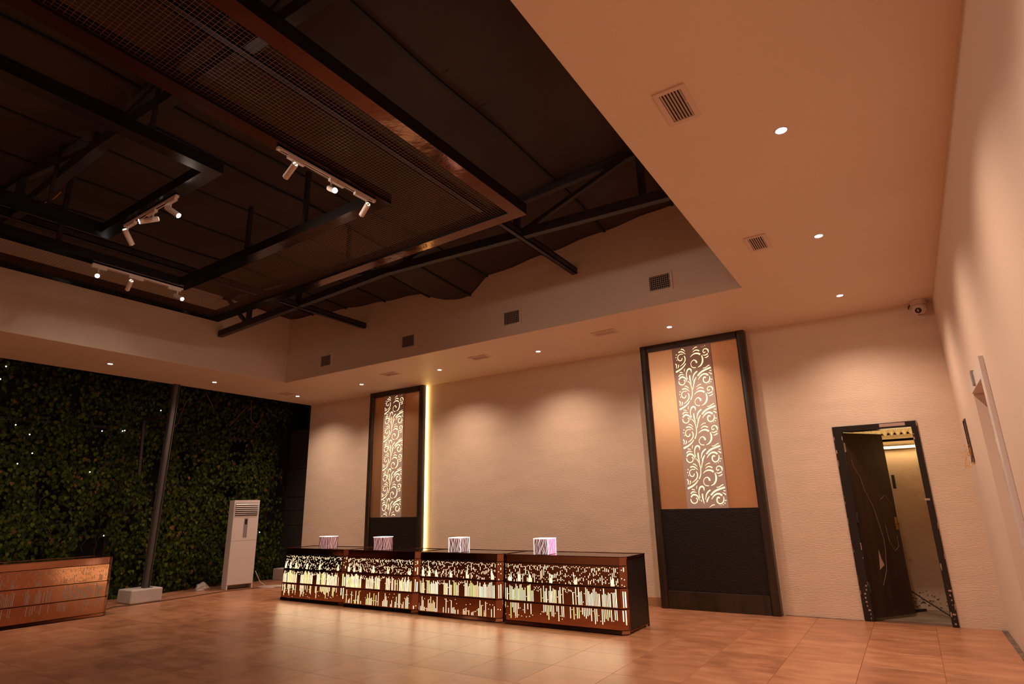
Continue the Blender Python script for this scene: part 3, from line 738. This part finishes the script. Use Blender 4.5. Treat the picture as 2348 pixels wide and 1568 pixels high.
# ------------------------------------------------------------------ steel post on a plinth, floor clutter
t = thing('support_post', (-13.2, -3.53, 0), 'grey steel post on a painted block between the room and the hedge', 'post')
L0 = Vector((-13.2, -3.53, 0))
b = MB().box((-13.48, -3.82, 0), (-12.97, -3.25, .24)); o = b.build('plinth_block', 'concrete_white', t, loc=L0, bevel=.02); o.location = (0, 0, 0); o['label'] = 'rough white painted block'
b = MB(); top = Vector((-13.12, -3.44, H)); bot = Vector((-13.19, -3.47, .24))
b.bar(bot, top, .012, .15, up=Vector((1, 0, 0))) if False else None
for dx, dy, wx, wy in ((0, -.05, .10, .01), (0, .05, .10, .01), (0, 0, .012, .10), (-.0, .0, .07, .06)):
    b.add([(p.x+dx+sx*wx/2, p.y+dy+sy*wy/2, p.z) for p in (bot, top) for sx, sy in ((-1,-1),(1,-1),(1,1),(-1,1))],
          [(3,2,1,0),(4,5,6,7),(0,1,5,4),(1,2,6,5),(2,3,7,6),(3,0,4,7)])
o = b.build('column', 'post_steel', t, loc=L0); o.location = (0, 0, 0)
o = MB().box((-13.24, -3.53, .24), (-13.08, -3.39, .25)).build('base_plate', 'post_steel', t, loc=L0); o.location = (0, 0, 0)

tag(MB().tube([(-12.2, -4.95, .006), (-12.55, -4.5, .006), (-12.93, -4.1, .006), (-12.86, -3.85, .006), (-12.86, -3.3, .006), (-12.93, -2.6, .006), (-13.02, -1.95, .006), (-12.85, -1.3, .006), (-12.6, -.85, .006), (-11.6, -.7, .006)], .006)
    .build('power_cable', 'cable_black'), 'long dark cable lying across the floor from the unlit counter to the bar', 'cable')
cw = MB()
for k in range(5):
    pts = []; cx, cy = -12.78+.05*k, -1.12+.04*k
    for i in range(15):
        a = i/14*2*PI+k; pts.append((cx+.24*math.cos(a)*(1-.1*k), cy+.13*math.sin(a+.3*k), .008+.006*k))
    cw.tube(pts, .007, n=5)
cw.tube([(-12.98, -1.3, .35), (-12.9, -1.22, .12), (-12.8, -1.1, .012), (-12.5, -1.0, .01), (-12.1, -.9, .01), (-11.7, -.75, .01), (-11.3, -.7, .012)], .007, n=5)
cw.tube([(-12.6, -1.05, .02), (-12.3, -.85, .025), (-12.0, -.95, .02), (-11.5, -.6, .02)], .007, n=5)
tag(cw.build('white_cord', 'cord_white'), 'heap of tangled white cord on the floor beside the white air conditioner', 'cord')
rr = random.Random(3); b = MB(); vs_ = []; n = 10
for k, (rad, z) in enumerate(((.15, 0.002), (.14, .04), (.10, .09), (.05, .12), (.01, .14))):
    for i in range(n): a = 2*PI*i/n; q = rad*(1+rr.uniform(-.3, .3)); vs_.append((-13.80+q*math.cos(a), -1.99+q*math.sin(a), z*(1+rr.uniform(-.2, .2))))
b.add(vs_, [(k*n+i, k*n+(i+1) % n, (k+1)*n+(i+1) % n, (k+1)*n+i) for k in range(4) for i in range(n)])
tag(b.build('plastic_bag', 'bag'), 'small crumpled white plastic bag on the floor at the foot of the hedge', 'bag')

# ------------------------------------------------------------------ hedge side
struct('wall_kerb', MB().box((-13.98, -.14, 0), (-13.3, .3, .26)), 'concrete_white', bevel=.01)
b = MB()
zs = [0, .6, 1.24, 1.61, 1.95, 2.69, 3.74]
ck = struct('wall_cladding', MB().box((-16, .66, 0), (-13.16, .72, 3.74)), 'dark_cladding')
for a, c in zip(zs, zs[1:]): MB().box((-16, .645, a+.006), (-13.16, .66, c-.006)).build('cladding_board', 'dark_cladding', ck)
struct('wall_boundary', MB().box((-15.0, -14.2, -.1), (-14.8, 1.2, 5.2)), 'hedge_back')
hx = -14.2
hedge = thing('ivy_hedge', (hx, -4, 0), 'tall dark wall of climbing ivy behind the steel post, dotted with tiny lights', 'hedge')
HL = Vector((hx, -4, 0))
LM = ['leaf_green', 'leaf_lime', 'leaf_dark', 'leaf_olive', 'leaf_dry']
rr = random.Random(21)
def leaf_geo(c, s, rr):
    # heart shaped leaf folded along its midrib, hanging down, facing the room
    ax = Vector((rr.uniform(-.5, .5), rr.uniform(-.6, .6), -1)).normalized()
    nr = Vector((1, rr.uniform(-.7, .5), rr.uniform(-.15, .9))); nr = (nr-ax*nr.dot(ax)).normalized()
    sd = ax.cross(nr); w2 = s*rr.uniform(.36, .5); f = -s*.10
    return [c, c+ax*s*.12+sd*w2*.75-nr*f-ax*s*.14, c+ax*s*.35+sd*w2-nr*f, c+ax*s*.7+sd*w2*.55-nr*f*.5, c+ax*s, c+ax*s*.7-sd*w2*.55-nr*f*.5,
            c+ax*s*.35-sd*w2-nr*f, c-ax*s*.02-sd*w2*.75-nr*f, c+ax*s*.4], [(0,1,2,8),(8,2,3,4),(0,8,6,7),(8,4,5,6)]
def hedge_density(y, z):
    d = 1.0
    for cy, cz, r in HOLES:
        q = ((y-cy)/r)**2+((z-cz)/(r*1.9))**2
        if q < 1: d *= .12+.5*q
    if z > 3.3: d *= .4
    elif z > 2.7: d *= .7
    return d
HOLES = [(rr.uniform(-8, .2), rr.uniform(.2, 3.9), rr.uniform(.10, .30)) for _ in range(46)]
HOLES += [(-4.05, 1.0, .35), (-3.9, .4, .3), (-5.0, 2.1, .25), (-4.35, 3.0, .3)]
leaves = []
while len(leaves) < 23000:
    y = rr.uniform(-8.4, .10); z = rr.uniform(.05, 4.4)
    if rr.random() > hedge_density(y, z): continue
    dpt = rr.uniform(-.10, .10)+.10*math.sin(y*2.1+1)*math.sin(z*1.7)+ (.04 if z < 1.2 else 0)
    edge = .0
    s = rr.uniform(.05, .088)*(1.15 if rr.random() < .12 else 1)
    m_ = rr.choices([0, 1, 2, 3, 4], [46, 22, 26, 9, 2.2])[0]
    leaves.append((Vector((hx+dpt, y, z)), s, m_))
scored = []
for i, (c, s, m_) in enumerate(leaves):
    p = px(c)
    scored.append((-(s/(c-CAM).length)*(1.25 if m_ in (1, 4) else 1) if p and 0 <= p[0] <= 2348 and p[1] > 860 else 0, i))
scored.sort(); chosen = set(i for _, i in scored[:290])
st = MB()
for i, (c, s, m_) in enumerate(leaves):
    vv, ff = leaf_geo(c, s, rr)
    if i in chosen:
        o = MB().add([v-HL for v in vv], ff).build('leaf', LM[m_], hedge)
    else: st.add([v-HL for v in vv], ff, m_)
tag(st.build('foliage', LM, hedge), kind='stuff')
b = MB()
for k in range(80):
    y = rr.uniform(-8, 0); z = rr.uniform(1.2, 4.3); pts = []
    x = hx+rr.uniform(0, .13)
    for j in range(7):
        pts.append(Vector((x, y, z))-HL); y += rr.uniform(-.09, .09); z -= rr.uniform(.1, .2); x = min(hx+.16, max(hx-.05, x+rr.uniform(-.04, .04)))
        if z < .1: break
    if len(pts) > 1: b.tube(pts, rr.uniform(.0025, .006), n=4)
tag(b.build('stems', 'vine', hedge), kind='stuff')
for pl in ([(573,925),(560,940),(545,955),(538,966),(528,974)], [(576,918),(576,940),(575,960),(580,969),(590,972),(598,962),(603,945)], [(603,950),(595,968),(585,980),(577,990)],
           [(440,905),(425,925),(415,950),(408,970),(395,985)], [(472,900),(485,925),(490,940)]):
    pts = [unpx(u, v, 0, -13.98)-HL for u, v in pl]; MB().tube(pts, .010, n=6).build('branch', 'vine_red', hedge)
# trellis bars inside the hedge
b = MB().box((-14.42, -3.82, 0), (-14.34, -3.72, 4.3)).box((-14.42, -6.4, 0), (-14.34, -6.3, 4.3)).box((-14.42, -.9, 0), (-14.34, -.8, 4.3)).box((-14.44, -8.6, 3.32), (-14.40, .0, 3.38)).box((-14.44, -8.6, 1.6), (-14.40, .0, 1.65))
b.build('trellis', 'steel_dark', hedge, loc=HL).location = (0, 0, 0)
tag(MB().bar(unpx(330, 961, 0, -13.9), unpx(376, 955, 0, -13.25), .05, .06).bar(unpx(331, 957, 0, -13.92), unpx(318, 1090, 0, -13.92), .045, .045).build('brace_arm', 'steel_dark'),
    'short dark steel arm joining the grey post to the hedge frame', 'bracket')
ft_ = thing('fairy_lights', (-14.0, -4, 3), 'string of tiny white lights scattered through the ivy hedge', 'string lights')
FP = [(14,840),(36,974),(68,996),(234,988),(281,988),(286,987),(369,941),(74,1039),(40,1063),(18,1244),(238,1228),(595,1220),(206,1082),(1,869)]
pts3 = [unpx(u, v, 0, -14.02) for u, v in FP]; L1 = Vector((-14.0, -4, 3))
for p in pts3:
    b = MB().cyl(p-Vector((0, 0, .008)), p+Vector((0, 0, .008)), .0075, n=8); o = b.build('bulb', 'bulb', ft_, loc=L1); o.location = (0, 0, 0)
sp = sorted(pts3, key=lambda p: (round(p.z*1.2), p.y)); w3 = []
for p in sp: w3.append(p+Vector((-.06, 0, .01)))
o = MB().tube(w3, .002, n=4).build('light_wire', 'cable_black', ft_, loc=L1); o.location = (0, 0, 0)

# ------------------------------------------------------------------ security camera in the corner
t = thing('security_camera', (-.165, -.10, H), 'white dome security camera in the ceiling corner above the doorway', 'camera'); t.scale = (1.35, 1.35, 1.35)
b = MB().cyl((0, 0, -.045), (0, 0, 0), .068, .074, n=24).box((-.03, -.02, -.02), (.075, .09, 0)); b.build('mount', 'white_plastic', t, bevel=.004)
b = MB(); n = 20; vs_ = []
for i in range(1, 10):
    a = PI*i/10
    for j in range(n): vs_.append((.066*math.sin(a)*math.cos(2*PI*j/n), .066*math.sin(a)*math.sin(2*PI*j/n), -.088+.066*math.cos(a)))
b.add(vs_, [(i*n+j, i*n+(j+1) % n, (i+1)*n+(j+1) % n, (i+1)*n+j) for i in range(8) for j in range(n)]+[tuple(range(n)), tuple(range(8*n, 9*n))[::-1]])
b.build('camera_ball', 'white_plastic', t, smooth=True)
aim = Vector((-.22, -.85, -.45)).normalized(); c = Vector((0, 0, -.09))
MB().cyl(c+aim*.045, c+aim*.0635, .031, .029, n=20).build('camera_lens', 'lens_black', t)
MB().tube([(-.068, .01, -.03), (-.085, .0, -.05), (-.09, -.0, -.075)], .006).build('cable_tail', 'cable_black', t)

# ------------------------------------------------------------------ doorway in the back wall
door = bpy.data.objects.new('door_1', None); COL.objects.link(door); door['kind'] = 'structure'; door.location = (0, 0, 0)
b = MB().box((D0, -.025, 0), (D0+.11, .17, DH)).box((D1-.07, -.025, 0), (D1, .17, DH)).box((D0+.11, -.025, DH-.08), (D1-.07, .17, DH))
b.box((D0+.085, .05, 0), (D0+.12, .17, DH-.05))
b.build('door_frame', 'door_frame_black', door, bevel=.004)
rr = random.Random(5); cp = MB()
for k in range(26):
    sd = rr.choice([D0, D0, D1-.012, D0+.1, D1-.07]); z = rr.uniform(.05, 2.5); cp.box((sd+rr.uniform(0, .008), -.0275, z), (sd+.008+rr.uniform(0, .008), -.024, z+rr.uniform(.01, .08)))
cp.box((-.90, -.0275, DH-.055), (-.60, -.024, DH-.012)).box((D1-.09, -.0275, 1.52), (D1-.03, -.024, 1.545))
for k in range(9): cp.box((D0+.04+rr.uniform(0, .05), -.0275, .03+k*.05), (D0+.045+rr.uniform(0, .05), -.024, .05+k*.05)); cp.box((D1-.05+rr.uniform(0, .04), -.0275, .03+k*.055), (D1-.045+rr.uniform(0, .04), -.024, .05+k*.055))
cp.build('paint_chips', 'chip', door)
hp = Vector((-1.36, .06, 0)); dv = Vector((.45, .62, 0)).normalized(); nv = Vector((dv.y, -dv.x, 0)); LW = .765
lf = MB(); q = [hp, hp+dv*LW, hp+dv*LW-nv*.035, hp-nv*.035]
lf.add([(p.x, p.y, .03) for p in q]+[(p.x, p.y, 2.475) for p in q], [(3,2,1,0),(4,5,6,7),(0,1,5,4),(1,2,6,5),(2,3,7,6),(3,0,4,7)])
leaf = lf.build('door_leaf', 'door_wood', door); leaf['label'] = 'scratched dark brown door leaf standing open inward'
def onleaf(u, z, o=.002): p = hp+dv*u+nv*o; return (p.x, p.y, z)
b = MB().tube([onleaf(.07, 2.1), onleaf(.09, 2.0), onleaf(.18, 1.86), onleaf(.22, 1.68), onleaf(.33, 1.45), onleaf(.38, 1.22), onleaf(.42, 1.0), onleaf(.41, .85), onleaf(.36, .6), onleaf(.25, .42)], .0022, n=4)
b.tube([onleaf(.50, 1.55), onleaf(.60, 1.6), onleaf(.68, 1.5), onleaf(.72, 1.45)], .002, n=4).tube([onleaf(.5, 1.2), onleaf(.52, .98), onleaf(.6, .85), onleaf(.68, .9), onleaf(.69, 1.05)], .0018, n=4)
b.poly([onleaf(.24, .62), onleaf(.34, .68), onleaf(.30, .76), onleaf(.28, .88)][::1], nv*.002)
b.build('scratches', 'chip', leaf)
b = MB().box((0, 0, 0), (0, 0, 0)) if False else MB()
p = hp+dv*(LW-.045)
b.bar(p+nv*.002+Vector((0, 0, 1.13)), p+nv*.002+Vector((0, 0, 1.30)), .05, .008, up=nv).cyl(p+nv*.004+Vector((0, 0, 1.21)), p+nv*.05+Vector((0, 0, 1.21)), .012, n=10).cyl(p+nv*.05+Vector((0, 0, 1.21)), p+nv*.062+Vector((0, 0, 1.21)), .022, n=12)
b.build('lock', 'brass', leaf)
for z in (.35, 1.25, 2.2): MB().box((-1.372, -.0285, z), (-1.352, .06, z+.13)).build('hinge', 'chrome' if z > 2 else 'cable_black', leaf)
# storeroom behind
struct('floor_storeroom', MB().box((-2.4, .2, -.12), (.6, 1.9, -.004)), 'room_floor')
struct('wall_storeroom_back', MB().box((-2.4, 1.32, -.004), (.6, 1.42, 2.41)), 'room_plaster')
struct('wall_storeroom_left', MB().box((-2.5, .2, -.004), (-2.4, 1.32, 2.9)), 'room_plaster')
struct('wall_storeroom_right', MB().box((-.30, .2, -.004), (-.2, 1.32, 2.9)), 'room_plaster')
xs = [-2.6+i*.0095 for i in range(340)]
b = MB(); vs_ = []
for y_, z_ in ((.18, 2.74), (1.33, 2.52)):
    for x in xs: vs_.append((x, y_, z_+.022*math.sin(x*2*PI/.085)))
n = len(xs); b.add(vs_, [(i, i+1, n+i+1, n+i) for i in range(n-1)])
o = struct('ceiling_storeroom', b, 'corrugated', smooth=True); o.modifiers.new('t', 'SOLIDIFY').thickness = .006
struct('trim_1', MB().box((-2.4, 1.30, 2.45), (-.3, 1.36, 2.51)), 'room_plaster')
struct('trim_2', MB().box((-2.4, 1.44, 2.3), (-.2, 1.5, 3.0)), 'vent_dark')
t = thing('tube_light', (-.95, 1.25, 2.315), 'yellow glowing tube light near the ceiling of the storeroom', 'light')
MB().cyl((-.60, 0, 0), (.60, 0, 0), .014, n=10).build('tube', 'tube_yellow', t)
MB().box((-.62, .02, -.02), (.62, .065, .02)).build('batten', 'white_plastic', t)
l = lightobj('tube_glow', 'AREA', (-.95, 1.22, 2.3), 4, (1, .66, .32), (0, -.5, -1)); l.data.shape = 'RECTANGLE'; l.data.size = 1.1; l.data.size_y = .05
t = thing('broom', (-.93, 1.2, 0), 'thin white-handled broom with a black grip leaning on the storeroom wall', 'broom')
MB().cyl((-.13, -.02, .1), (.045, .07, 1.72), .010, n=8).build('handle', 'white_plastic', t)
MB().cyl((.05, .07, 1.70), (.052, .085, 1.90), .021, n=8).build('grip', 'cable_black', t)
MB().poly([(-.25, -.05, .0), (-.03, -.05, .0), (-.09, -.04, .12), (-.18, -.04, .12)], (0, .05, 0)).build('brush', 'cable_black', t)
tag(MB().cyl((-.98, 1.15, .30), (-.52, .75, .012), .010, n=8).build('thin_stick', 'steel_dark'), 'thin dark stick leaning low inside the doorway', 'stick')
tag(MB().bar((-1.18, .74, .016), (-.79, 1.17, .016), .03, .028).build('black_bar', 'cable_black'), 'short black bar lying on the floor under the open door', 'bar')
b = MB(); rr = random.Random(8)
for k in range(60): 
    x = rr.uniform(-.98, -.35); z = abs(rr.gauss(0, .12)); s = rr.uniform(.004, .02); b.box((x, 1.316, z+.02), (x+s*1.6, 1.3205, z+.02+s))
tag(b.build('wall_stains', 'grime'), kind='structure')

# ------------------------------------------------------------------ opening in the right wall
d2 = bpy.data.objects.new('door_2', None); COL.objects.link(d2); d2['kind'] = 'structure'
MB().box((.30, OY0-.05, 0), (.34, OY1+.05, OZ+.05)).build('door_panel', 'ac_white', d2)
MB().box((.2, OY1, 0), (.34, OY1+.05, OZ)).box((.2, OY0-.05, 0), (.34, OY0, OZ)).box((.2, OY0-.05, OZ), (.34, OY1+.05, OZ+.05)).build('door_reveal', 'ac_white', d2)
MB().box((-.012, OY0-.005, OZ), (0, OY1, OZ+.135)).build('head_architrave', 'ac_white', d2)
MB().box((-.035, OY0-.145, 0), (0, OY0, OZ+.135)).build('side_architrave', 'ac_white', d2, bevel=.003)
b = MB()
for z0, z1 in ((2.16, 2.20), (2.02, 2.12), (1.95, 1.99), (1.80, 1.90), (1.55, 1.76)): b.box((-.037, OY0-.012, z0), (-.034, OY0+.001, z1)).box((-.034, OY0-.0, z0), (-.01, OY0+.002, z1))
b.build('strike_plate', 'chrome', d2)
t = tag(MB().box((-.03, -2.74, 2.56), (0, -2.66, 2.70)).build('wall_sensor', 'ac_grey', loc=(-.015, -2.7, 2.63), bevel=.003), 'small flat white sensor box on the head of the right-hand door opening', 'sensor')
# broken-out switch box with loose wires
t = thing('switch_box', (0, -.70, 2.2), 'empty switch box hole in the right wall with loose yellow wires', 'switch box'); L0 = Vector((0, -.70, 2.2))
b = MB()
b.box((-.004, -.83, 1.97), (.0, -.57, 2.43)); o = b.build('box_back', 'hole_brown', t, loc=L0); o.location = (0, 0, 0)
b = MB().box((-.012, -.85, 1.95), (0, -.83, 2.45)).box((-.012, -.57, 1.95), (0, -.55, 2.45)).box((-.012, -.83, 2.43), (0, -.57, 2.45)).box((-.012, -.83, 1.95), (0, -.57, 1.97))
o = b.build('box_rim', 'hole_brown', t, loc=L0); o.location = (0, 0, 0)
b = MB(); rr = random.Random(4)
for k in range(7):
    y = rr.uniform(-.82, -.6); z = rr.uniform(1.98, 2.2); pts = [(-.005, y, z)]
    for j in range(5): pts.append((pts[-1][0]-rr.uniform(.002, .03), pts[-1][1]+rr.uniform(-.04, .04), pts[-1][2]+rr.uniform(-.07, .03)))
    b.tube(pts, .003, n=4)
b.tube([(-.005, -.75, 2.12), (-.06, -.75, 2.08), (-.11, -.74, 2.05)], .003, n=4)
o = b.build('loose_wire', 'wire_orange', t, loc=L0); o.location = (0, 0, 0)
